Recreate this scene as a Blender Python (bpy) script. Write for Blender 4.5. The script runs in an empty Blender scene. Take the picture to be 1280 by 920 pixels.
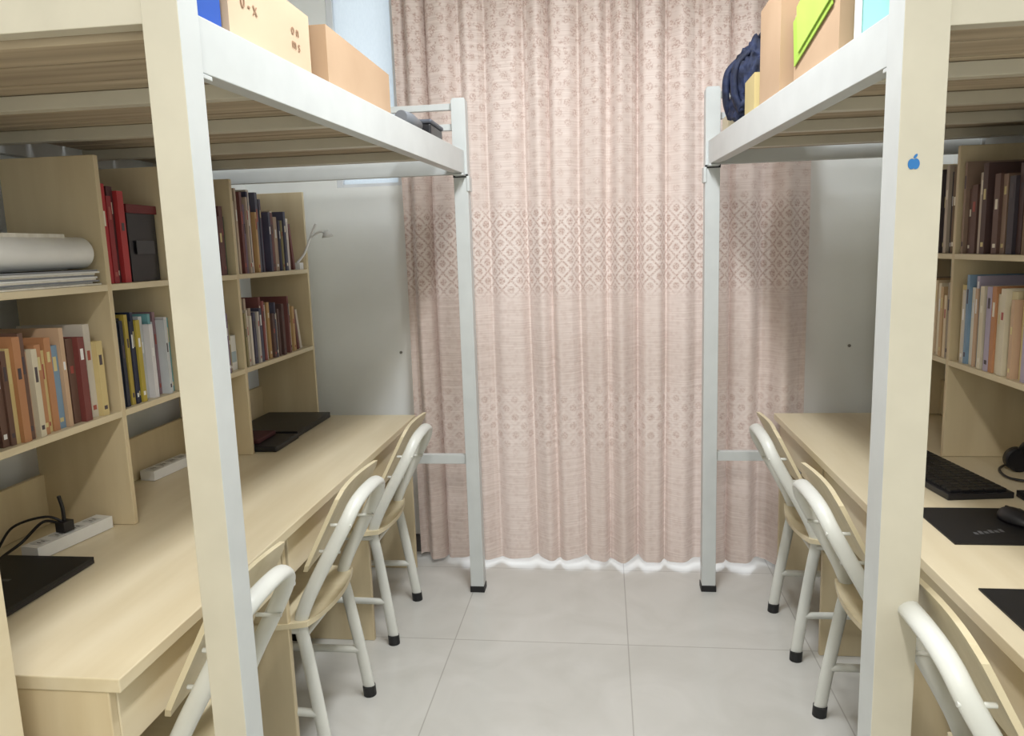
import bpy, bmesh, math, random
from mathutils import Vector, Matrix, noise

S = bpy.context.scene
S.view_settings.view_transform = 'Standard'
S.view_settings.look = 'None'
S.view_settings.exposure = 0.0

# ------------------------------------------------------------ materials
def srgb(r, g, b):
    def f(c):
        c /= 255.0
        return c / 12.92 if c <= 0.04045 else ((c + 0.055) / 1.055) ** 2.4
    return (f(r), f(g), f(b), 1.0)

def new_mat(name):
    m = bpy.data.materials.new(name)
    m.use_nodes = True
    nt = m.node_tree
    return m, nt, nt.nodes, nt.links, nt.nodes['Principled BSDF']

_cache = {}
def mat_noise(name, c1, c2, rough=0.5, scale=(8, 8, 8), metal=0.0, bump=0.0, spec=0.5, detail=4):
    if name in _cache:
        return _cache[name]
    m, nt, N, L, P = new_mat(name)
    tc = N.new('ShaderNodeTexCoord'); mp = N.new('ShaderNodeMapping')
    mp.inputs['Scale'].default_value = scale
    nz = N.new('ShaderNodeTexNoise'); nz.inputs['Scale'].default_value = 1.0
    nz.inputs['Detail'].default_value = detail
    rp = N.new('ShaderNodeValToRGB')
    rp.color_ramp.elements[0].color = c1; rp.color_ramp.elements[0].position = 0.3
    rp.color_ramp.elements[1].color = c2; rp.color_ramp.elements[1].position = 0.7
    L.new(tc.outputs['Object'], mp.inputs['Vector']); L.new(mp.outputs[0], nz.inputs['Vector'])
    L.new(nz.outputs['Fac'], rp.inputs['Fac']); L.new(rp.outputs['Color'], P.inputs['Base Color'])
    P.inputs['Roughness'].default_value = rough
    P.inputs['Metallic'].default_value = metal
    P.inputs['Specular IOR Level'].default_value = spec
    if bump > 0:
        b = N.new('ShaderNodeBump'); b.inputs['Strength'].default_value = bump
        b.inputs['Distance'].default_value = 0.01
        L.new(nz.outputs['Fac'], b.inputs['Height']); L.new(b.outputs[0], P.inputs['Normal'])
    _cache[name] = m
    return m

def plain(name, r, g, b, rough=0.5, **k):
    c = srgb(r, g, b)
    c2 = (c[0] * .92, c[1] * .92, c[2] * .92, 1)
    return mat_noise(name, c2, c, rough, (10, 10, 10), **k)

M_wood = mat_noise('pale_wood', srgb(213, 198, 165), srgb(225, 212, 182), 0.4, (14, 1.6, 14), detail=6)
M_woodv = mat_noise('pale_wood_vertical', srgb(206, 188, 152), srgb(219, 203, 169), 0.45, (14, 14, 1.6), detail=6)
M_seat = mat_noise('chair_wood', srgb(213, 199, 164), srgb(227, 214, 182), 0.4, (3, 20, 3), detail=6)
M_plank = mat_noise('bed_plank', srgb(158, 142, 120), srgb(194, 178, 152), 0.7, (1.2, 34, 6), detail=3)
M_paint = plain('grey_white_paint', 208, 212, 211, 0.35)
M_cream = plain('cream_paint_and_warm_light', 209, 203, 185, 0.38)  # real cream on bars; on the near posts it carries painted warm light
M_chairp = plain('chair_white_paint', 220, 221, 214, 0.32)
M_black = plain('black_rubber', 22, 22, 24, 0.5)
M_dark = plain('dark_plastic', 30, 30, 34, 0.38)
M_white = plain('white_plastic', 236, 236, 234, 0.35)
M_page = mat_noise('paper_pages', srgb(222, 216, 202), srgb(240, 236, 226), 0.8, (60, 60, 3))
M_card = mat_noise('cardboard', srgb(180, 150, 120), srgb(190, 160, 130), 0.8, (4, 4, 4))
M_card2 = mat_noise('cardboard_light', srgb(198, 172, 144), srgb(208, 183, 154), 0.8, (4, 4, 4))
M_steel = plain('steel', 150, 150, 150, 0.3, metal=0.9)
M_blue = plain('blue_carton', 34, 84, 176, 0.45)
M_ink = plain('ink', 160, 126, 100, 0.7)
M_wall = mat_noise('wall_plaster', srgb(232, 235, 233), srgb(240, 243, 241), 0.85, (3, 3, 3), bump=0.03)
M_ceil = plain('ceiling_paint', 240, 240, 240, 0.9)
M_glassframe = plain('door_frame_white', 226, 230, 234, 0.4)
M_base = plain('baseboard_grey', 96, 92, 90, 0.5)

def frosted():
    m, nt, N, L, P = new_mat('frosted_glass')
    nz = N.new('ShaderNodeTexNoise'); nz.inputs['Scale'].default_value = 60
    rp = N.new('ShaderNodeValToRGB')
    rp.color_ramp.elements[0].color = srgb(226, 232, 236); rp.color_ramp.elements[1].color = srgb(238, 243, 246)
    L.new(nz.outputs['Fac'], rp.inputs['Fac']); L.new(rp.outputs['Color'], P.inputs['Base Color'])
    P.inputs['Roughness'].default_value = .3
    tr = N.new('ShaderNodeBsdfTranslucent'); L.new(rp.outputs['Color'], tr.inputs['Color'])
    ms = N.new('ShaderNodeMixShader'); ms.inputs['Fac'].default_value = .55
    L.new(P.outputs[0], ms.inputs[1]); L.new(tr.outputs[0], ms.inputs[2])
    L.new(ms.outputs[0], N['Material Output'].inputs['Surface'])
    return m
M_frost = frosted()

def floor_mat():
    m, nt, N, L, P = new_mat('floor_tiles')
    tc = N.new('ShaderNodeTexCoord'); mp = N.new('ShaderNodeMapping')
    mp.inputs['Location'].default_value = (-0.073 + 0.67 * 10, -2.69 + 0.67 * 10, 0)
    br = N.new('ShaderNodeTexBrick')
    br.offset = 0.0; br.squash = 1.0
    br.inputs['Scale'].default_value = 1.0
    br.inputs['Brick Width'].default_value = 0.67
    br.inputs['Row Height'].default_value = 0.67
    br.inputs['Mortar Size'].default_value = 0.0026
    br.inputs['Mortar Smooth'].default_value = 0.3
    br.inputs['Color1'].default_value = (1, 1, 1, 1); br.inputs['Color2'].default_value = (0.97, 0.97, 0.97, 1)
    br.inputs['Mortar'].default_value = (0.70, 0.69, 0.68, 1)
    nz = N.new('ShaderNodeTexNoise'); nz.inputs['Scale'].default_value = 3.5; nz.inputs['Detail'].default_value = 8
    nz.inputs['Distortion'].default_value = 1.2
    rp = N.new('ShaderNodeValToRGB')
    rp.color_ramp.elements[0].position = 0.3; rp.color_ramp.elements[0].color = srgb(197, 196, 190)
    rp.color_ramp.elements[1].position = 0.7; rp.color_ramp.elements[1].color = srgb(208, 207, 202)
    mx = N.new('ShaderNodeMixRGB'); mx.blend_type = 'MULTIPLY'; mx.inputs['Fac'].default_value = 1
    L.new(tc.outputs['Object'], mp.inputs['Vector']); L.new(mp.outputs[0], br.inputs['Vector'])
    L.new(tc.outputs['Object'], nz.inputs['Vector']); L.new(nz.outputs['Fac'], rp.inputs['Fac'])
    L.new(rp.outputs['Color'], mx.inputs[1]); L.new(br.outputs['Color'], mx.inputs[2])
    L.new(mx.outputs[0], P.inputs['Base Color'])
    P.inputs['Roughness'].default_value = 0.22
    return m
M_floor = floor_mat()

def curtain_mat():
    m, nt, N, L, P = new_mat('curtain_jacquard')
    uv = N.new('ShaderNodeUVMap'); uv.uv_map = 'UVMap'
    sp = N.new('ShaderNodeSeparateXYZ'); L.new(uv.outputs[0], sp.inputs[0])
    U, V = sp.outputs[0], sp.outputs[1]
    def math_(op, a, b=None, c=None, clamp=False):
        n = N.new('ShaderNodeMath'); n.operation = op; n.use_clamp = clamp
        for i, x in enumerate((a, b, c)):
            if x is None: continue
            if isinstance(x, (int, float)): n.inputs[i].default_value = x
            else: L.new(x, n.inputs[i])
        return n.outputs[0]
    def smooth(val, a, b):
        n = N.new('ShaderNodeMapRange'); n.interpolation_type = 'SMOOTHSTEP'
        n.inputs['From Min'].default_value = a; n.inputs['From Max'].default_value = b
        L.new(val, n.inputs['Value']); return n.outputs['Result']
    def band(a, b, s=0.03):
        return math_('MULTIPLY', smooth(V, a - s, a + s), math_('SUBTRACT', 1.0, smooth(V, b - s, b + s)))
    k = 2 * math.pi / 0.085
    a1 = math_('ABSOLUTE', math_('SINE', math_('MULTIPLY', math_('ADD', U, V), k / 2)))
    a2 = math_('ABSOLUTE', math_('SINE', math_('MULTIPLY', math_('SUBTRACT', U, V), k / 2)))
    lat = math_('SUBTRACT', 1.0, smooth(math_('MINIMUM', a1, a2), 0.12, 0.35))
    mot = smooth(math_('MULTIPLY', a1, a2), 0.5, 0.8)
    vo = N.new('ShaderNodeTexVoronoi'); vo.inputs['Scale'].default_value = 40
    L.new(uv.outputs[0], vo.inputs['Vector'])
    spk = math_('SUBTRACT', 1.0, smooth(vo.outputs['Distance'], 0.25, 0.5))
    nz = N.new('ShaderNodeTexNoise'); nz.inputs['Scale'].default_value = 130; nz.inputs['Detail'].default_value = 2
    L.new(uv.outputs[0], nz.inputs['Vector'])
    brk = smooth(nz.outputs['Fac'], 0.38, 0.62)
    lace = math_('MULTIPLY', math_('MAXIMUM', lat, mot), brk)
    b1 = math_('MULTIPLY', math_('MULTIPLY', lace, band(1.30, 1.68, .05)), .8)
    b2 = math_('MULTIPLY', math_('MULTIPLY', math_('MULTIPLY', mot, brk), band(0.56, 0.86, 0.07)), .5)
    b3 = math_('MULTIPLY', math_('MULTIPLY', math_('MAXIMUM', spk, mot), math_('MULTIPLY', brk, .8)), band(2.15, 3.2, 0.25))
    b4 = math_('MULTIPLY', math_('MULTIPLY', mot, math_('MULTIPLY', brk, .4)), band(1.66, 2.2, 0.1))
    b5 = math_('MULTIPLY', math_('MULTIPLY', spk, 0.16), band(-0.1, 1.32, 0.05))
    tot = math_('ADD', math_('ADD', b1, b2), math_('ADD', b3, math_('ADD', b4, b5)), clamp=True)
    halo = math_('MULTIPLY', math_('MULTIPLY', math_('SUBTRACT', 1.0, math_('MAXIMUM', lat, mot)), math_('ADD', band(1.30, 1.68, .05), math_('MULTIPLY', band(.56, .86, .07), .6))), .35)
    mp = N.new('ShaderNodeMapping'); mp.inputs['Scale'].default_value = (5, 200, 1)
    L.new(uv.outputs[0], mp.inputs['Vector'])
    sl = N.new('ShaderNodeTexNoise'); sl.inputs['Scale'].default_value = 1; L.new(mp.outputs[0], sl.inputs['Vector'])
    r = N.new('ShaderNodeValToRGB')
    r.color_ramp.elements[0].position = .3; r.color_ramp.elements[0].color = srgb(207, 189, 179)
    r.color_ramp.elements[1].position = .7; r.color_ramp.elements[1].color = srgb(226, 211, 202)
    L.new(sl.outputs['Fac'], r.inputs['Fac'])
    mx = N.new('ShaderNodeMixRGB'); L.new(tot, mx.inputs['Fac'])
    L.new(r.outputs['Color'], mx.inputs[1]); mx.inputs[2].default_value = srgb(178, 146, 134)
    mx2 = N.new('ShaderNodeMixRGB'); L.new(halo, mx2.inputs['Fac'])
    L.new(mx.outputs[0], mx2.inputs[1]); mx2.inputs[2].default_value = srgb(234, 225, 218)
    L.new(mx2.outputs[0], P.inputs['Base Color'])
    P.inputs['Roughness'].default_value = 0.55
    P.inputs['Sheen Weight'].default_value = 0.15
    tr = N.new('ShaderNodeBsdfTranslucent'); L.new(mx2.outputs[0], tr.inputs['Color'])
    ms = N.new('ShaderNodeMixShader'); ms.inputs['Fac'].default_value = 0.18
    L.new(P.outputs[0], ms.inputs[1]); L.new(tr.outputs[0], ms.inputs[2])
    L.new(ms.outputs[0], N['Material Output'].inputs['Surface'])
    return m
M_curtain = curtain_mat()

# ------------------------------------------------------------ mesh builder
class B:
    def __init__(s, name, bevel=0.0, segs=2, smooth=False):
        s.name = name; s.bm = bmesh.new(); s.mats = []; s.bevel = bevel; s.segs = segs; s.smooth = smooth
    def mi(s, m):
        if m not in s.mats: s.mats.append(m)
        return s.mats.index(m)
    def obox(s, M, sx, sy, sz, mat):
        vs = []
        for z in (-.5, .5):
            for y in (-.5, .5):
                for x in (-.5, .5):
                    vs.append(s.bm.verts.new(M @ Vector((x * sx, y * sy, z * sz))))
        i = s.mi(mat); fs = []
        for q in ((0, 2, 3, 1), (4, 5, 7, 6), (0, 1, 5, 4), (2, 6, 7, 3), (0, 4, 6, 2), (1, 3, 7, 5)):
            f = s.bm.faces.new([vs[k] for k in q]); f.material_index = i; fs.append(f)
        return fs
    def box(s, x0, x1, y0, y1, z0, z1, mat):
        return s.obox(Matrix.Translation(((x0 + x1) / 2, (y0 + y1) / 2, (z0 + z1) / 2)), abs(x1 - x0), abs(y1 - y0), abs(z1 - z0), mat)
    def beam(s, p0, p1, w, h, mat):
        p0 = Vector(p0); p1 = Vector(p1); d = p1 - p0; ln = d.length; d.normalize()
        up = Vector((0, 0, 1)) if abs(d.z) < .9 else Vector((0, 1, 0))
        sd = d.cross(up).normalized(); up = sd.cross(d)
        M = Matrix((sd, d, up)).transposed().to_4x4(); M.translation = (p0 + p1) / 2
        return s.obox(M, w, ln, h, mat)
    def tube(s, pts, r, mat, n=10, flat=1.0, ref=None, closed=False, taper=None):
        pts = [Vector(p) for p in pts]; rings = []; i = s.mi(mat); cnt = len(pts)
        prev = None
        for k, p in enumerate(pts):
            if closed:
                t = pts[(k + 1) % cnt] - pts[k - 1]
            else:
                t = pts[min(k + 1, cnt - 1)] - pts[max(k - 1, 0)]
            t.normalize()
            if prev is None:
                a = Vector(ref) if ref else (Vector((0, 0, 1)) if abs(t.z) < .9 else Vector((1, 0, 0)))
            else: a = prev
            a = (a - t * a.dot(t)).normalized(); prev = a
            b = t.cross(a)
            rr = r * (taper[k] if taper else 1)
            rings.append([s.bm.verts.new(p + a * math.cos(2 * math.pi * j / n) * rr + b * math.sin(2 * math.pi * j / n) * rr * flat) for j in range(n)])
        m = cnt if closed else cnt - 1
        for k in range(m):
            A = rings[k]; C = rings[(k + 1) % cnt]
            for j in range(n):
                f = s.bm.faces.new((A[j], A[(j + 1) % n], C[(j + 1) % n], C[j])); f.material_index = i; f.smooth = True
        if not closed:
            f = s.bm.faces.new(rings[0][::-1]); f.material_index = i
            f = s.bm.faces.new(rings[-1]); f.material_index = i
    def cyl(s, p0, p1, r, mat, n=24, r2=None):
        p0 = Vector(p0); p1 = Vector(p1)
        s.tube([p0, p1], r, mat, n=n, taper=[1, (r2 / r) if r2 else 1])
    def done(s, parent=None, loc=None, rotz=0):
        bmesh.ops.recalc_face_normals(s.bm, faces=s.bm.faces)
        me = bpy.data.meshes.new(s.name); s.bm.to_mesh(me); s.bm.free()
        for m in s.mats: me.materials.append(m)
        o = bpy.data.objects.new(s.name, me); S.collection.objects.link(o)
        if s.smooth:
            for p in me.polygons: p.use_smooth = True
        if s.bevel > 0:
            md = o.modifiers.new('bevel', 'BEVEL'); md.width = s.bevel; md.segments = s.segs
            md.limit_method = 'ANGLE'; md.angle_limit = math.radians(50); md.harden_normals = False
        if loc: o.location = loc
        o.rotation_euler[2] = rotz
        if parent: o.parent = parent
        return o

def smooth_path(ctrl, n=8):
    out = []; P = [Vector(c) for c in ctrl]
    for i in range(len(P) - 1):
        p0 = P[max(i - 1, 0)]; p1 = P[i]; p2 = P[i + 1]; p3 = P[min(i + 2, len(P) - 1)]
        for k in range(n):
            t = k / n
            out.append(0.5 * ((2 * p1) + (-p0 + p2) * t + (2 * p0 - 5 * p1 + 4 * p2 - p3) * t * t + (-p0 + 3 * p1 - 3 * p2 + p3) * t ** 3))
    out.append(P[-1]); return out

# ------------------------------------------------------------ room
XL, XR, YB, YF, ZC = -1.72, 1.50, 3.55, -1.7, 3.05
def slab(name, *a, mat):
    b = B(name); b.box(*a, mat); return b.done()
slab('floor', XL - .1, XR + .1, YF - .1, YB + 1.4, -.1, 0, mat=M_floor)
slab('ceiling', XL - .1, XR + .1, YF - .1, YB + .12, ZC, ZC + .1, mat=M_ceil)
slab('wall_left', XL - .1, XL, YF, YB, 0, ZC, mat=M_wall)
slab('wall_right', XR, XR + .1, YF, YB, 0, ZC, mat=M_wall)
slab('wall_front', XL - .1, XR + .1, YF - .1, YF, 0, ZC, mat=M_wall)
WX0, WX1, WZ0, WZ1 = -1.26, -.93, 1.815, 2.85
b = B('wall_back')
b.box(XL - .1, WX0, YB, YB + .12, 0, ZC, M_wall)
b.box(WX0, WX1, YB, YB + .12, 0, WZ0, M_wall)
b.box(WX0, WX1, YB, YB + .12, WZ1, ZC, M_wall)
b.box(WX1, -.80, YB, YB + .12, 0, ZC, M_wall)
b.box(.78, XR + .1, YB, YB + .12, 0, ZC, M_wall)
b.box(-.80, .78, YB, YB + .12, 2.45, ZC, M_wall)
b.done()
b = B('window_1', bevel=.002)
for x0, x1 in ((WX0, WX0 + .03), (WX1 - .03, WX1)):
    b.box(x0, x1, YB + .005, YB + .055, WZ0, WZ1, M_glassframe)
b.box(WX0 + .03, WX1 - .03, YB + .005, YB + .055, WZ0, WZ0 + .015, M_glassframe)
b.box(WX0 + .03, WX1 - .03, YB + .005, YB + .055, WZ1 - .035, WZ1, M_glassframe)
b.box(WX0 + .03, WX1 - .03, YB + .022, YB + .028, WZ0 + .015, WZ1 - .035, M_frost)
b.done()
b = B('door_1', bevel=.003)
for x0, x1 in ((-.80, -.74), (-.04, .02), (.72, .78)):
    b.box(x0, x1, YB + .03, YB + .09, 0, 2.45, M_glassframe)
b.box(-.74, .72, YB + .03, YB + .09, 2.38, 2.45, M_glassframe)
b.box(-.74, .72, YB + .03, YB + .09, 0.0, .06, M_glassframe)
b.box(-.74, .72, YB + .03, YB + .09, .95, 1.03, M_glassframe)
b.done()
b = B('baseboard_back'); b.box(XL, -.8, YB - .012, YB, 0, .09, M_base); b.box(.78, XR, YB - .012, YB, 0, .09, M_base); b.done()
b = B('baseboard_left'); b.box(XL, XL + .01, YF, YB - .012, 0, .09, M_base); b.done()
b = B('baseboard_right'); b.box(XR - .01, XR, YF, YB - .012, 0, .09, M_base); b.done()
for i, (x, z) in enumerate(((-.99, 1.02), (1.10, 1.02))):
    b = B('wall_anchor'); b.cyl((x, YB - .006, z), (x, YB, z), .007, M_steel, 14); b.done()

# ------------------------------------------------------------ curtain
def curtain():
    x0, x1 = -.925, .875; z0, z1 = .03, 2.78; nx, nz = 900, 70
    rnd = random.Random(8)
    seeds = [rnd.uniform(.5, 1.6) for _ in range(60)]
    amps = [rnd.uniform(.55, 1.3) for _ in range(60)]
    ph = [0.0]
    for i in range(nx):
        t = i / nx * 16
        a = seeds[int(t)]; c = seeds[int(t) + 1]; f = t - int(t)
        ph.append(ph[-1] + (a * (1 - f) + c * f) * 2 * math.pi * 13.5 / nx)
    bm = bmesh.new(); uvl = bm.loops.layers.uv.new('UVMap')
    grid = []; arc = [0.0]; prev = None
    for i in range(nx + 1):
        s = i / nx; col = []
        t_ = s * 16; am = amps[int(t_)] * (1 - (t_ % 1)) + amps[int(t_) + 1] * (t_ % 1)
        for j in range(nz + 1):
            t = j / nz; z = z0 + (z1 - z0) * t
            A = (.027 + .008 * (1 - t)) * am
            q = ph[i] + .9 * noise.noise(Vector((s * 4, t * 1.6, 7)))
            w = math.sin(q)
            w = math.copysign(abs(w) ** .85, w)
            y = 3.435 + A * w + .22 * A * math.sin(2.4 * q + 1.1 + t * 1.2) + .010 * noise.noise(Vector((s * 14, t * 3, 2)))
            x = x0 + (x1 - x0) * s + .012 * math.cos(q)
            zz = z
            if j == 0: zz += .008 * math.sin(ph[i] * .5 + 1) - .006
            col.append(bm.verts.new((x, y, zz)))
        grid.append(col)
        m = col[nz // 2].co
        if prev is not None: arc.append(arc[-1] + (m - prev).length)
        prev = m.copy()
    for i in range(nx):
        for j in range(nz):
            f = bm.faces.new((grid[i][j], grid[i + 1][j], grid[i + 1][j + 1], grid[i][j + 1])); f.smooth = True
            for lp, (a, c) in zip(f.loops, ((i, j), (i + 1, j), (i + 1, j + 1), (i, j + 1))):
                lp[uvl].uv = (arc[a], z0 + (z1 - z0) * c / nz)
    me = bpy.data.meshes.new('curtain'); bm.to_mesh(me); bm.free()
    me.materials.append(M_curtain)
    o = bpy.data.objects.new('curtain', me); S.collection.objects.link(o)
curtain()
b = B('curtain_rod')
b.cyl((-1.05, 3.435, 2.80), (1.0, 3.435, 2.80), .014, M_steel, 16)
b.cyl((-1.08, 3.435, 2.80), (-1.05, 3.435, 2.80), .024, M_steel, 16)
b.cyl((1.0, 3.435, 2.80), (1.03, 3.435, 2.80), .024, M_steel, 16)
for x in (-.98, .93):
    b.box(x - .01, x + .01, 3.435, YB, 2.775, 2.79, M_steel)
b.done()

# ------------------------------------------------------------ loft beds
def loft_bed(near, far, w, back, y_near, y_far, sgn, endz):
    b = B('loft_bed', bevel=.004)
    zt = 2.10
    def post(xi, y, wd, mats, top=zt):
        x0, x1 = (xi - wd, xi) if sgn < 0 else (xi, xi + wd)
        fs = b.box(x0, x1, y, y + wd, .025, top, mats[0])
        b.box(x0 - .003, x1 + .003, y - .003, y + wd + .003, 0, .028, M_black)
        b.box(x0 + .004, x1 - .004, y + .004, y + wd - .004, top, top + .008, M_paint)
        return fs
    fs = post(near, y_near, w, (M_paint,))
    fs[2].material_index = b.mi(M_cream)  # warm light painted in: front and outer faces cream, inner stays grey-white
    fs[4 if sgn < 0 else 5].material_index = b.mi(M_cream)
    post(far, y_far, .058, (M_paint,))
    xb = back + .05 if sgn < 0 else back - .05
    post(xb, y_near, .05, (M_paint,)); post(xb, y_far, .05, (M_paint,))
    cn = near + sgn * .032; cf = far + sgn * .029
    b.beam((cn, y_near + w, 1.855), (cf, y_far, 1.855), .036, .092, M_paint)
    b.beam((cn + sgn * .03, y_near + w, 1.822), (cf + sgn * .03, y_far, 1.822), .03, .006, M_paint)
    bc = back - sgn * .025
    b.beam((bc, y_near + .05, 1.855), (bc, y_far, 1.855), .03, .092, M_paint)
    xi = near + sgn * w; xo = xb
    b.box(min(xi, xo), max(xi, xo), y_near + .010, y_near + .045, endz, endz + .062, M_cream)
    xi2 = far + sgn * .058
    b.box(min(xi2, xo), max(xi2, xo), y_far + .012, y_far + .042, 1.81, 1.90, M_paint)
    for z in (1.985, 2.065):
        if z > 2: b.box(min(xi, xo), max(xi, xo), y_near + .018, y_near + .042, z + .02, z + .045, M_paint)
        b.box(min(xi2, xo), max(xi2, xo), y_far + .018, y_far + .042, z, z + .025, M_paint)
    n = 5
    def inner(y):
        t = (y - y_near) / (y_far - y_near)
        return cn + (cf - cn) * t + sgn * .02
    for i in range(1, n):
        y = y_near + (y_far - y_near) * i / n
        a = inner(y); c = bc
        b.box(min(a, c), max(a, c), y - .016, y + .016, 1.826, 1.857, M_cream)
    y = y_near + .05
    rnd = random.Random(3)
    while y < y_far - .10:
        wd = rnd.uniform(.10, .14)
        a = inner(y + .05); c = bc - sgn * .018
        b.box(min(a, c), max(a, c), y, y + wd, 1.858, 1.888, M_plank)
        y += wd + .010
    for (xx, yy, s2) in ((cf, y_far, -1), (cn, y_near + w, 1)):
        b.box(xx - .021, xx + .021, yy + (0 if s2 > 0 else -.05), yy + (.05 if s2 > 0 else 0), 1.80, 1.808, M_paint)
    b.box(cf - sgn * .03 - .006, cf - sgn * .03 + .006, y_far - .004, y_far + .05, 1.74, 1.80, M_paint)
    b.box(cf - .031, cf + .031, y_far - .003, y_far, 1.795, 1.808, M_black)
    return b
b = loft_bed(-.652, -.547, .062, -1.70, 1.17, 3.10, -1, 1.87)
b.box(-.880, -.605, 3.115, 3.145, .585, .625, M_paint)
b.done()
b = loft_bed(.507, .405, .075, 1.485, 1.415, 3.16, 1, 1.85)
b.box(.463, .730, 3.175, 3.205, .585, .625, M_paint)
b.done()

# ------------------------------------------------------------ desks and hutches
def desk(sgn, xf, xb, y0, y1, bounds):
    b = B('study_desk', bevel=.0025)
    def X(a, c): return (min(a, c), max(a, c))
    x0, x1 = X(xf, xb)
    b.box(x0, x1, y0, y1, .722, .75, M_wood)
    f = xf + sgn * .025
    for i in range(len(bounds) - 1):
        a, c = bounds[i], bounds[i + 1]
        ya, yc = a + .022, c - .022
        p = X(f, f + sgn * .018)
        b.box(p[0], p[1], ya + .002, yc - .002, .585, .716, M_wood)
        q = X(f + sgn * .018, xb - sgn * .25)
        b.box(q[0], q[1], ya + .01, yc - .01, .59, .602, M_wood)
        h = X(f - sgn * .006, f)
        b.box(h[0], h[1], (ya + yc) / 2 - .045, (ya + yc) / 2 + .045, .588, .598, M_steel)
    for k, y in enumerate(bounds):
        ya = max(y - .01, y0 + .002); yb = min(y + .01, y1 - .002)
        if k == 0: ya, yb = y0 + .004, y0 + .024
        if k == len(bounds) - 1: ya, yb = y1 - .024, y1 - .004
        q = X(f + sgn * .002, xb - sgn * .002)
        b.box(q[0], q[1], ya, yb, 0, .721, M_woodv)
    q = X(xb - sgn * .03, xb - sgn * .012)
    b.box(q[0], q[1], y0 + .03, y1 - .03, .25, .72, M_woodv)
    return b.done()

def hutch(sgn, xf, xb, parts, short, z=(1.077, 1.431), top=1.785):
    b = B('bookshelf_hutch', bevel=.0015)
    x0, x1 = min(xf, xb), max(xf, xb)
    for y in parts:
        b.box(x0, x1, y - .009, y + .009, .751, top, M_woodv)
    for y in short:
        b.box(x0, x1, y - .008, y + .008, z[0] + .009, top, M_woodv)
    for zz in z:
        seq = sorted(parts)
        for i in range(len(seq) - 1):
            cuts = [seq[i]] + [s for s in short if seq[i] < s < seq[i + 1]] + [seq[i + 1]]
            for j in range(len(cuts) - 1):
                ya = cuts[j] + .009; yb = cuts[j + 1] - .009
                b.box(x0, x1, ya - .0005, yb + .0005, zz - .009, zz + .009, M_wood)
    p = (xb, xb + (-sgn) * .015)
    seq = sorted(parts)
    for i in range(len(seq) - 1):
        b.box(min(p), max(p), seq[i] + .009, seq[i + 1] - .009, .751, .90, M_woodv)
    return b.done()

desk(-1, -.885, -1.63, 1.165, 3.36, [1.165, 1.93, 2.67, 3.36])
hutch(-1, -1.35, -1.63, [1.18, 1.93, 2.67, 3.345], [2.235])
desk(1, .735, 1.42, 1.165, 3.36, [1.165, 1.93, 2.67, 3.36])
hutch(1, 1.145, 1.42, [1.18, 1.93, 2.67, 3.33], [])

# ------------------------------------------------------------ books
bookmats = {}
def bcol(c):
    if c not in bookmats:
        bookmats[c] = plain('book_cover_%02x%02x%02x' % c, *c, rough=0.5)
    return bookmats[c]

def book_row(sgn, xf, y0, y1, z, palette, hmin, hmax, tmin=.012, tmax=.03, seed=0, fixed=False, lean=0, name='book_row'):
    rnd = random.Random(seed); b = B(name); y = y0 + .002; k = 0
    while True:
        t = rnd.uniform(tmin, tmax)
        if y + t > y1 - .002: break
        h = rnd.uniform(hmin, hmax); d = rnd.uniform(.15, .2); off = rnd.uniform(.006, .035)
        c = palette[k % len(palette)] if fixed else rnd.choice(palette)
        k += 1
        m = bcol(c)
        xa = xf + sgn * off; xe = xa + sgn * d
        ca = .0018
        def bx(a, c_, ya, yb, za, zb, mt):
            b.box(min(a, c_), max(a, c_), ya, yb, za, zb, mt)
        bx(xa, xa + sgn * .003, y, y + t, z, z + h, m)
        bx(xa + sgn * .003, xe, y, y + ca, z, z + h, m)
        bx(xa + sgn * .003, xe, y + t - ca, y + t, z, z + h, m)
        bx(xa + sgn * .003, xe - sgn * .004, y + ca, y + t - ca, z + .003, z + h - .004, M_page)
        lc = rnd.choice([(235, 228, 210), (220, 206, 150), (80, 70, 76), (170, 86, 76), (240, 240, 240)])
        z1 = z + h * rnd.uniform(.55, .75)
        bx(xa - sgn * .0006, xa, y + t * .28, y + t * .72, z1, z1 + h * rnd.uniform(.08, .2), bcol(lc))
        if rnd.random() < .5:
            bx(xa - sgn * .0006, xa, y + t * .25, y + t * .75, z + h * .08, z + h * .13, bcol(lc))
        y += t + rnd.uniform(.0004, .0015)
    # last volumes slumped against the row
    for q in range(lean):
        t = .018; h = hmin; ang = math.radians(9 + 2 * q)
        yb = y + .004 + h * math.sin(ang)
        if yb + t > y1 + .06: break
        M = Matrix.Translation((xf + sgn * .10, yb + t * .5 - h * .5 * math.sin(ang), z + h * .5 * math.cos(ang) + t * .5 * math.sin(ang) + .001)) @ Matrix.Rotation(ang, 4, 'X')
        b.obox(M, .16, t, h, bcol(palette[q % len(palette)]))
        y = y + t * 1.15
    return b.done()

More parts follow.
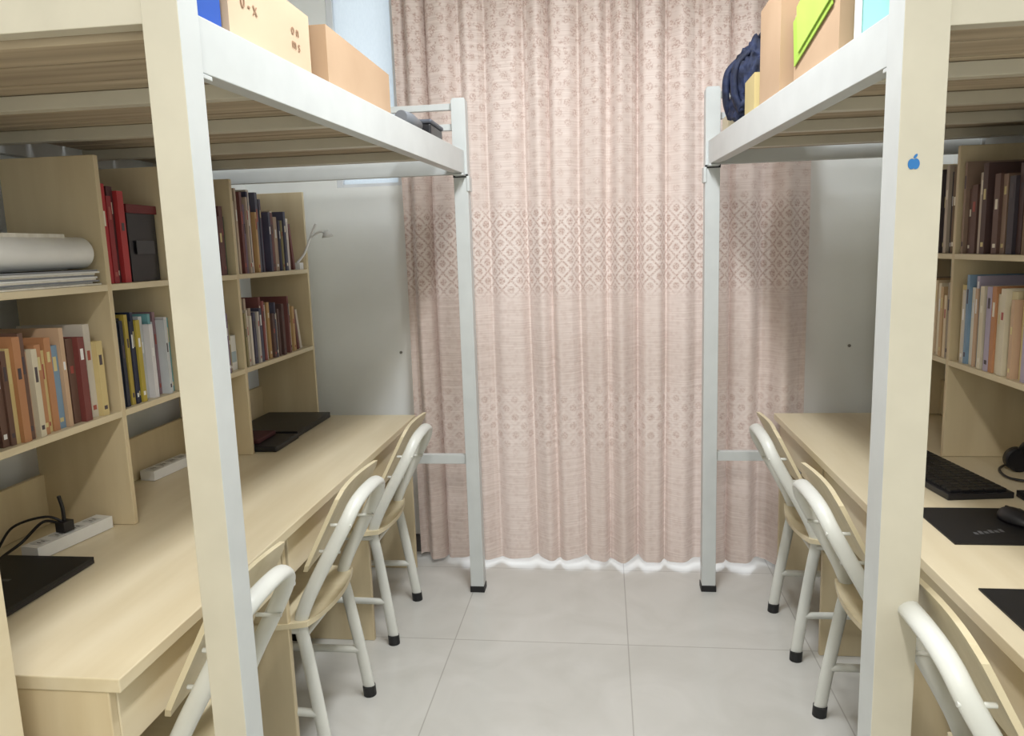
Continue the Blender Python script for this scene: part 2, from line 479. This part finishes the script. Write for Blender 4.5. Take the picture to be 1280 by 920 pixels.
Z1, Z2 = 1.0865, 1.4405
cream_p = [(222, 212, 188), (236, 230, 216), (220, 206, 166), (110, 82, 70), (216, 196, 140), (130, 158, 184), (238, 235, 228), (204, 172, 142), (76, 80, 88), (190, 136, 96), (212, 204, 192), (126, 66, 62)]
red_p = [(180, 42, 50), (146, 40, 46), (84, 46, 50), (180, 56, 58)]
yb_p = [(34, 46, 74), (190, 170, 70), (38, 44, 58), (44, 48, 62), (186, 164, 76), (34, 42, 70)]
teal_p = [(206, 210, 214), (224, 222, 226), (120, 176, 184), (196, 200, 210), (150, 120, 130)]
mix_p = [(120, 74, 72), (212, 202, 188), (186, 166, 148), (96, 72, 70), (206, 198, 192), (160, 150, 112), (80, 80, 102), (228, 221, 208), (152, 88, 86), (194, 160, 112), (140, 124, 146)]
dark_p = [(84, 62, 60), (108, 82, 74), (66, 60, 68), (150, 126, 110), (78, 68, 68), (194, 180, 164), (118, 94, 68)]
warm_p = [(226, 206, 174), (198, 150, 110), (232, 221, 196), (208, 176, 134), (160, 146, 130)]
book_row(-1, -1.35, 1.30, 1.90, Z1, cream_p, .19, .27, .010, .026, 31)
book_row(-1, -1.35, 1.94, 2.085, Z1, yb_p, .24, .27, .012, .02, 4, fixed=True)
book_row(-1, -1.35, 2.087, 2.225, Z1, teal_p, .22, .26, .012, .02, 5, fixed=True)
book_row(-1, -1.35, 1.942, 2.062, Z2, red_p, .24, .28, .016, .03, 6, fixed=True)
book_row(-1, -1.35, 2.30, 2.60, Z1, mix_p, .18, .24, .012, .03, 7)
book_row(-1, -1.35, 2.30, 2.655, Z2, [(170, 58, 60), (76, 96, 84), (196, 86, 78), (104, 66, 64)], .18, .26, .015, .03, 8)
book_row(-1, -1.35, 2.685, 3.20, Z1, mix_p, .18, .26, .009, .024, 19, lean=2)
book_row(-1, -1.35, 2.685, 3.00, Z2, mix_p + [(140, 58, 66), (96, 96, 114)], .23, .32, .010, .024, 10)
book_row(-1, -1.35, 3.005, 3.20, Z2, mix_p, .20, .26, .012, .030, 12, lean=2)
book_row(1, 1.145, 1.945, 2.655, Z1, cream_p + [(74, 100, 144), (180, 170, 190)], .22, .29, .014, .034, 21)
book_row(1, 1.145, 1.945, 2.655, Z2, dark_p, .20, .29, .014, .036, 22)
book_row(1, 1.145, 2.685, 3.2, Z1, warm_p, .20, .26, .012, .026, 23)
book_row(1, 1.145, 2.685, 3.15, Z2, dark_p, .24, .30, .016, .03, 24)

b = B('storage_box', bevel=.003)
b.box(-1.56, -1.375, 2.075, 2.215, Z2, Z2 + .20, M_dark); b.box(-1.565, -1.37, 2.07, 2.22, Z2 + .20, Z2 + .225, plain('red_lid', 110, 34, 38))
b.box(-1.37, -1.368, 2.10, 2.19, Z2 + .08, Z2 + .12, plain('grey_label', 70, 70, 74)); b.done()
b = B('white_carton', bevel=.003); b.box(-1.47, -1.375, 2.605, 2.655, Z1, Z1 + .13, M_white)
b.box(-1.375, -1.374, 2.612, 2.648, Z1 + .03, Z1 + .07, plain('carton_print', 170, 190, 200)); b.done()
b = B('paper_stack'); rnd = random.Random(2); z = Z2
for i in range(9):
    dx, dy = rnd.uniform(-.006, .006), rnd.uniform(-.012, .012)
    b.box(-1.60 + dx, -1.362 + dx, 1.50 + dy, 1.895 + dy, z, z + .0042, (M_page, M_white, plain('grey_folder', 130, 134, 140))[i % 3]); z += .0046
b.done()
b = B('portable_printer', bevel=.012, segs=4)
zp = z + .002
b.box(-1.58, -1.40, 1.52, 1.84, zp, zp + .05, M_white)
b.box(-1.575, -1.39, 1.50, 1.83, zp + .066, zp + .092, M_page)
b.box(-1.57, -1.41, 1.53, 1.82, zp + .05, zp + .066, M_dark)
b.cyl((-1.405, 1.51, zp + .043), (-1.405, 1.90, zp + .043), .042, M_white, 28)
b.cyl((-1.405, 1.90, zp + .043), (-1.405, 1.904, zp + .043), .030, M_page, 28)
b.done()

b = B('clip_lamp')
b.box(-1.41, -1.365, 3.29, 3.33, Z2, Z2 + .03, M_white)
b.tube(smooth_path([(-1.385, 3.31, Z2 + .03), (-1.35, 3.315, Z2 + .07), (-1.32, 3.32, Z2 + .14), (-1.29, 3.32, Z2 + .20)]), .005, M_white, 8)
b.tube(smooth_path([(-1.32, 3.32, Z2 + .14), (-1.27, 3.315, Z2 + .165), (-1.24, 3.315, Z2 + .155)]), .005, M_white, 8)
b.cyl((-1.24, 3.315, Z2 + .17), (-1.235, 3.315, Z2 + .14), .010, M_white, 20, r2=.026)
b.done()

def power_strip(loc, ln, rot, plug):
    b = B('power_strip', bevel=.004)
    b.box(-ln / 2, ln / 2, -.028, .028, 0, .034, M_white)
    for i in range(4):
        x = -ln / 2 + ln * (i + .6) / 4.4
        b.box(x - .016, x + .016, -.018, .018, .034, .0355, plain('socket_face', 206, 206, 204))
        for s in (-.006, .006):
            b.box(x + s - .0014, x + s + .0014, -.008, .004, .0355, .0362, M_dark)
    if plug:
        x = -.01
        b.box(x - .016, x + .016, -.015, .015, .037, .065, M_dark)
        b.tube(smooth_path([(x, 0, .06), (x, .0, .10), (x - .004, .004, .135)]), .005, M_dark, 8)
        b.tube(smooth_path([(x, .012, .055), (x - .02, .05, .065), (x - .06, .085, .02), (x - .12, .08, .006), (x - .19, .04, .006), (x - .25, .06, .006)]), .004, M_dark, 8)
        b.tube(smooth_path([(x, .0, .06), (x - .02, .04, .08), (x - .06, .11, .06), (x - .10, .13, .006), (x - .17, .10, .006), (x - .23, .02, .006)]), .0035, M_dark, 8)
    return b.done(loc=loc, rotz=rot)
power_strip((-1.45, 1.785, .7515), .24, math.radians(80), True)
power_strip((-1.56, 2.44, .7515), .22, math.radians(84), False)

def laptop(name, x0, x1, y0, y1, z, mats, th=.018):
    b = B(name, bevel=.004, segs=3)
    b.box(x0, x1, y0, y1, z + .002, z + th * .55, mats[0])
    b.box(x0, x1, y0, y1, z + th * .58, z + th, mats[1])
    for xx in (x0 + .03, x1 - .03):
        for yy in (y0 + .03, y1 - .03):
            b.cyl((xx, yy, z), (xx, yy, z + .002), .006, M_black, 12)
    cx, cy = (x0 + x1) / 2, (y0 + y1) / 2
    b.box(cx - .012, cx + .012, cy - .006, cy + .006, z + th, z + th + .0006, plain('logo_grey', 90, 90, 94))
    return b.done()
laptop('laptop', -1.53, -1.285, 1.37, 1.655, .7505, (M_dark, M_black))
laptop('laptop', -1.58, -1.28, 2.93, 3.31, .7505, (M_dark, M_dark), .026)
b = B('document_sleeve', bevel=.006); b.box(-1.56, -1.27, 2.70, 2.92, .7505, .772, M_dark)
b.box(-1.54, -1.36, 2.74, 2.90, .772, .79, plain('maroon_cloth', 76, 36, 38, 0.8)); b.done()

def keyboard(loc, rot, w=.44, d=.15):
    b = B('keyboard', bevel=.002)
    b.box(-w / 2, w / 2, -d / 2, d / 2, 0, .018, M_dark)
    for r in range(5):
        for c in range(17):
            x = -w / 2 + .012 + c * (w - .024) / 17; y = -d / 2 + .012 + r * (d - .024) / 5
            b.box(x + .0015, x + (w - .024) / 17 - .0015, y + .0015, y + (d - .024) / 5 - .0015, .018, .026, M_black)
    return b.done(loc=loc, rotz=rot)
keyboard((1.035, 2.435, .7505), math.radians(97), .45, .19)
b = B('mouse_mat', bevel=.001); b.box(.845, 1.125, 1.87, 2.13, .7505, .754, M_black)
for i in range(6):
    b.box(.92 + i * .014, .929 + i * .014, 1.93 + i * .004, 1.945 + i * .004 + (i % 2) * .006, .754, .7543, plain('mat_print', 90, 90, 92))
b.done()
b = B('mouse_mat', bevel=.001); b.box(.785, 1.02, 1.38, 1.62, .7505, .754, M_black)
for i in range(5):
    b.box(.85 + i * .014, .859 + i * .014, 1.55 - i * .003, 1.565 - i * .003, .754, .7543, plain('mat_print', 90, 90, 92))
b.done()
b = B('computer_mouse', smooth=True); i = b.mi(M_dark)
tmp = bmesh.new(); bmesh.ops.create_uvsphere(tmp, u_segments=24, v_segments=14, radius=1)
mp = {v: b.bm.verts.new((v.co.x * .031, v.co.y * .055, max(v.co.z, -.25) * (.027 + .006 * v.co.y) + .008)) for v in tmp.verts}
for fc in tmp.faces: b.bm.faces.new([mp[v] for v in fc.verts]).material_index = i
tmp.free()
b.box(-.003, .003, .018, .036, .026, .034, M_black)
b.done(loc=(1.06, 2.02, .7545), rotz=.3)
laptop('laptop', 1.17, 1.39, 1.96, 2.24, .7505, (M_dark, M_black), .02)
b = B('headphones')
pts = [(1.30, 2.42 + .075 * math.cos(a), .775 + .085 * math.sin(a)) for a in [math.pi * i / 16 for i in range(17)]]
b.tube(pts, .009, M_dark, 8)
for yy in (2.345, 2.495):
    b.cyl((1.30, yy - .016, .789), (1.30, yy + .016, .789), .038, M_dark, 24)
b.tube(smooth_path([(1.29, 2.35, .757), (1.23, 2.40, .757), (1.25, 2.5, .757), (1.33, 2.56, .757), (1.36, 2.45, .757)]), .004, M_dark, 6)
b.done()

# ------------------------------------------------------------ chairs
def chair(loc, rot):
    b = B('study_chair')
    half = [(0.0, .185, .02), (-.022, .180, .18), (-.05, .173, .36), (-.062, .170, .44), (-.045, .170, .50), (-.005, .168, .58), (.045, .163, .67), (.085, .148, .745), (.101, .118, .785), (.108, .07, .803), (.110, 0, .808)]
    full = half + [(x, -y, z) for (x, y, z) in reversed(half[:-1])]
    b.tube(smooth_path(full, 6), .0205, M_chairp, 14, flat=.62, ref=(1, 0, 0))
    for s in (1, -1):
        b.cyl((0, .186 * s, 0), (-.002, .185 * s, .035), .022, M_black, 14)
        b.tube(smooth_path([(-.40, .175 * s, .02), (-.385, .17 * s, .25), (-.37, .168 * s, .395), (-.33, .168 * s, .425), (-.20, .168 * s, .428), (-.062, .17 * s, .428)], 6), .0145, M_chairp, 12)
        b.cyl((-.401, .175 * s, 0), (-.40, .175 * s, .035), .02, M_black, 14)
        b.tube([(-.02, .18 * s, .17), (-.39, .171 * s, .17)], .0125, M_chairp, 10)
    b.tube([(-.386, -.168, .24), (-.386, .168, .24)], .0105, M_chairp, 10)
    b.tube([(-.058, -.168, .405), (-.058, .168, .405)], .0105, M_chairp, 10)
    i = b.mi(M_seat); nx, ny = 14, 14
    def outline(u, v):
        return u * math.sqrt(max(0, 1 - .22 * v * v)), v * math.sqrt(max(0, 1 - .22 * u * u))
    top = []; bot = []
    for a in range(nx + 1):
        rt = []; rb = []
        for c in range(ny + 1):
            u = -1 + 2 * a / nx; v = -1 + 2 * c / ny
            x, y = outline(u, v)
            z = .450 + .012 * (u * u + v * v) * .5
            if u < -.7: z -= .02 * (-(u) - .7) / .3
            p = (-.215 + x * .205, y * (.215), z)
            rt.append(b.bm.verts.new(p)); rb.append(b.bm.verts.new((p[0], p[1], p[2] - .016)))
        top.append(rt); bot.append(rb)
    def f(*v):
        q = b.bm.faces.new(v); q.material_index = i; q.smooth = True
    for a in range(nx):
        for c in range(ny):
            f(top[a][c], top[a + 1][c], top[a + 1][c + 1], top[a][c + 1])
            f(bot[a][c], bot[a][c + 1], bot[a + 1][c + 1], bot[a + 1][c])
    for a in range(nx):
        for c in (0, ny):
            f(top[a][c], bot[a][c], bot[a + 1][c], top[a + 1][c])
    for c in range(ny):
        for a in (0, nx):
            f(top[a][c], top[a][c + 1], bot[a][c + 1], bot[a][c])
    nb = 18; nz_ = 10; F = []; G = []
    for a in range(nb + 1):
        v = -1 + 2 * a / nb; r1 = []; r2 = []
        for c in range(nz_ + 1):
            t = c / nz_
            zc = .60 + .245 * t
            cut = .16
            wd = .178 - .012 * t
            ty = 1.0
            if t > 1 - cut: ty = 1 - .10 * (1 - math.sqrt(max(0, 1 - ((t - 1 + cut) / cut) ** 2)))
            if t < cut: ty = 1 - .10 * (1 - math.sqrt(max(0, 1 - ((cut - t) / cut) ** 2)))
            x = -.048 + (t * .25) * .50 - .010 * (1 - v * v)
            y = v * wd * ty
            r1.append(b.bm.verts.new((x, y, zc))); r2.append(b.bm.verts.new((x + .013, y, zc)))
        F.append(r1); G.append(r2)
    for a in range(nb):
        for c in range(nz_):
            f(F[a][c], F[a][c + 1], F[a + 1][c + 1], F[a + 1][c])
            f(G[a][c], G[a + 1][c], G[a + 1][c + 1], G[a][c + 1])
    def g(*v):
        q = b.bm.faces.new(v); q.material_index = i
    for a in range(nb):
        for c in (0, nz_):
            g(F[a][c], F[a + 1][c], G[a + 1][c], G[a][c])
    for c in range(nz_):
        for a in (0, nb):
            g(F[a][c], G[a][c], G[a][c + 1], F[a][c + 1])
    for s in (1, -1):
        for z in (.66, .74):
            x = .012 + (z - .60) * .5
            b.cyl((x - .040, .150 * s, z), (x + .022, .152 * s, z), .005, M_chairp, 10)
    o = b.done(loc=loc, rotz=rot)
    md = o.modifiers.new('edges', 'EDGE_SPLIT'); md.split_angle = math.radians(50)
    return o
chair((-.828, 2.83, 0), math.radians(0))
chair((-.822, 2.12, 0), math.radians(-1))
chair((-.835, 1.44, 0), math.radians(0))
chair((.670, 2.81, 0), math.radians(180))
chair((.667, 2.11, 0), math.radians(181))
chair((.672, 1.36, 0), math.radians(179))

# ------------------------------------------------------------ things on the beds
ZB = 1.8885
def text(body, loc, size, rot, parent, mat=M_ink):
    c = bpy.data.curves.new('print', 'FONT'); c.body = body; c.size = size; c.extrude = .0004
    c.materials.append(mat)
    o = bpy.data.objects.new('printed_text', c); S.collection.objects.link(o)
    o.location = loc; o.rotation_euler = rot; o.parent = parent
    return o
def carton(name, x0, x1, y0, y1, h, mat, tape=True, z=ZB):
    b = B(name, bevel=.002)
    b.box(x0, x1, y0, y1, z, z + h, mat)
    if tape:
        yc = (y0 + y1) / 2
        b.box(x0 + .002, x1 - .002, yc - .02, yc + .02, z + h, z + h + .0006, plain('tape', 190, 160, 110, .25))
    return b.done()
carton('blue_carton', -.96, -.690, 1.24, 1.385, .115, M_blue)
bx = carton('cardboard_box', -1.02, -.682, 1.40, 1.80, .165, M_card2)
R90 = (math.radians(90), 0, math.radians(90))
text('0 - x', (-.6805, 1.45, ZB + .085), .038, R90, bx)
text('o n', (-.6805, 1.69, ZB + .10), .032, R90, bx)
text('m s', (-.6805, 1.69, ZB + .07), .032, R90, bx)
carton('cardboard_box', -1.0, -.652, 1.83, 2.37, .155, M_card)
book = B('book_pile', bevel=.001); z = ZB
for i, c in enumerate([(40, 50, 80), (60, 60, 66), (150, 150, 156), (40, 44, 60), (90, 60, 50), (50, 60, 100)]):
    th = .022; book.box(-1.32 + .01 * (i % 2), -1.08 - .012 * (i % 3), 1.24, 1.46, z, z + th * .15, bcol(c))
    book.box(-1.31 + .01 * (i % 2), -1.085 - .012 * (i % 3), 1.244, 1.456, z + th * .15, z + th * .85, M_page)
    book.box(-1.32 + .01 * (i % 2), -1.08 - .012 * (i % 3), 1.24, 1.46, z + th * .85, z + th, bcol(c)); z += th + .0003
book.done()
b = B('storage_tin', bevel=.006); b.box(-.76, -.615, 2.76, 2.96, ZB, ZB + .07, M_dark); b.box(-.765, -.61, 2.755, 2.965, ZB + .07, ZB + .085, plain('tin_lid', 90, 94, 104)); b.done()
b = B('hair_dryer')
b.tube([(-.66, 2.52, ZB + .055), (-.655, 2.60, ZB + .055), (-.648, 2.70, ZB + .053)], .027, plain('grey_plastic', 120, 124, 130), 20, taper=[.8, 1, .7])
b.tube(smooth_path([(-.66, 2.58, ZB + .035), (-.70, 2.60, ZB + .018), (-.80, 2.64, ZB + .016)]), .015, M_dark, 10)
b.box(-.675, -.635, 2.54, 2.62, ZB, ZB + .03, M_dark)
b.done()

carton('cardboard_box', .464, .70, 2.99, 3.12, .085, plain('kraft_pale', 206, 192, 160))
carton('cardboard_box', .470, .70, 2.52, 2.68, .13, plain('kraft_yellow', 206, 188, 132))
carton('cardboard_box', .482, .78, 2.23, 2.50, .30, M_card)
carton('cardboard_box', .512, .84, 1.80, 2.20, .20, M_card)
b = B('file_folder', bevel=.0006)
for i, c in enumerate([(170, 208, 80), (184, 218, 96)]):
    M = Matrix.Translation((.5085 - i * .004, 2.02 - .03 * i, ZB + .155 + i * .02)) @ Matrix.Rotation(math.radians(-10), 4, 'X')
    b.obox(M, .003, .34 - .04 * i, .12, bcol(c))
b.done()
b = B('mint_storage_box', bevel=.006)
b.box(.535, .84, 1.50, 1.765, ZB, ZB + .15, plain('mint', 150, 212, 206)); b.box(.53, .845, 1.495, 1.77, ZB + .15, ZB + .172, M_white)
b.box(.530, .535, 1.72, 1.76, ZB + .01, ZB + .13, M_white); b.done()
def backpack():
    b = B('backpack'); i = b.mi(mat_noise('navy_fabric', srgb(14, 20, 40), srgb(34, 46, 80), .75, (30, 30, 30), bump=.4))
    tmp = bmesh.new(); bmesh.ops.create_icosphere(tmp, subdivisions=5, radius=1)
    mp = {}
    for v in tmp.verts:
        p = v.co.copy()
        q = Vector([math.copysign(abs(c) ** .75, c) for c in p])
        n = noise.noise(p * 2.4 + Vector((4, 1, 2))) * .18 + abs(noise.noise(p * 5.5)) * .26
        q *= (1 + n - .06)
        w = 1 - .22 * max(0, q.z)
        mp[v] = b.bm.verts.new((q.x * .105 * w, q.y * .125 * w, max(q.z * .145, -.15)))
    for f in tmp.faces:
        nf = b.bm.faces.new([mp[v] for v in f.verts]); nf.material_index = i; nf.smooth = True
    tmp.free()
    mt = b.mats[0]
    b.tube(smooth_path([(-.0, -.04, .13), (0, -.03, .165), (0, .03, .165), (0, .04, .13)]), .009, mt, 8)
    for s in (-.04, .06):
        b.tube(smooth_path([(-.06, s, .10), (-.105, s, .05), (-.108, s, -.04), (-.085, s * 1.3, -.10)]), .012, mt, 8, flat=1.8)
    return b.done(loc=(.555, 2.835, ZB + .152), rotz=math.radians(8))
backpack()

b = B('post_sticker')
def disc(cx, cz, rx, rz, y, ang=0, n=24):
    vs = []
    for k in range(n):
        a = 2 * math.pi * k / n
        x = rx * math.cos(a); z = rz * math.sin(a)
        vs.append(b.bm.verts.new((cx + x * math.cos(ang) - z * math.sin(ang), y, cz + x * math.sin(ang) + z * math.cos(ang))))
    vs2 = [b.bm.verts.new(v.co + Vector((0, .0008, 0))) for v in vs]
    i = b.mi(plain('sticker_blue', 40, 120, 190))
    b.bm.faces.new(vs).material_index = i; b.bm.faces.new(vs2[::-1]).material_index = i
    for k in range(n):
        b.bm.faces.new((vs[k], vs2[k], vs2[(k + 1) % n], vs[(k + 1) % n])).material_index = i
yy = 1.4138
disc(.530, 1.624, .0062, .009, yy); disc(.537, 1.624, .0062, .009, yy - .0001); disc(.536, 1.637, .0022, .0045, yy, -.6)
b.done()

b = B('wardrobe', bevel=.003)
b.box(-1.68, -1.045, .45, 1.10, .03, 1.62, M_woodv)
b.box(-1.68, -1.05, .47, 1.08, 0, .03, M_black)
b.box(-1.045, -1.025, .455, .772, .06, 1.60, M_wood); b.box(-1.045, -1.025, .778, 1.095, .06, 1.60, M_wood)
b.box(-1.025, -1.003, .74, .755, .85, .97, M_steel); b.box(-1.025, -1.003, .795, .81, .85, .97, M_steel)
b.done()

# ------------------------------------------------------------ lamps
def emis(name, col, st):
    m, nt, N, L, P = new_mat(name)
    P.inputs['Emission Color'].default_value = col; P.inputs['Emission Strength'].default_value = st
    P.inputs['Base Color'].default_value = (1, 1, 1, 1); return m
def tube_lamp(x, y, col, power, ln=1.2):
    b = B('ceiling_tube_and_fill_light', bevel=.002)
    b.box(x - .05, x + .05, y - ln / 2 - .02, y + ln / 2 + .02, ZC - .03, ZC, M_white)
    b.cyl((x, y - ln / 2, ZC - .05), (x, y + ln / 2, ZC - .05), .014, emis('tube_glow', col, 4), 16)
    for s in (-1, 1):
        b.box(x - .018, x + .018, y + s * (ln / 2 + .008) - .008, y + s * (ln / 2 + .008) + .008, ZC - .07, ZC - .03, M_white)
    fix = b.done()
    l = bpy.data.lights.new('tube_light_source', 'AREA'); l.shape = 'RECTANGLE'; l.size = .16; l.size_y = ln
    l.energy = power; l.color = col[:3]
    o = bpy.data.objects.new('tube_light_source', l); S.collection.objects.link(o); o.location = (x, y, ZC - .085)
    o.parent = fix
tube_lamp(-.03, 1.85, (0.94, 0.97, 1.0, 1), 46)
tube_lamp(-.03, -.55, (1.0, 0.97, 0.92, 1), 48)  # warm fill tube added behind the camera, out of view

W = bpy.data.worlds.new('world'); S.world = W; W.use_nodes = True
bg = W.node_tree.nodes['Background']; bg.inputs[0].default_value = (.90, .95, 1, 1); bg.inputs[1].default_value = 2.4

# ------------------------------------------------------------ camera
fw = Vector((115, -152, 940)).normalized()
dn = Vector((191, 6040, 940)); dn -= fw * dn.dot(fw); dn.normalize()
rt = dn.cross(fw)
u = Vector((rt[0], fw[0], -dn[0])); v = Vector((rt[1], fw[1], -dn[1])); w = Vector((rt[2], fw[2], -dn[2]))
R = Matrix((u, -v, -w)).transposed().to_4x4()
cam = bpy.data.cameras.new('camera'); cam.lens = 940 / 1280 * 36; cam.sensor_width = 36; cam.clip_start = .02
co = bpy.data.objects.new('camera', cam); S.collection.objects.link(co)
R.translation = (0, 0, 1.5); co.matrix_world = R
S.camera = co
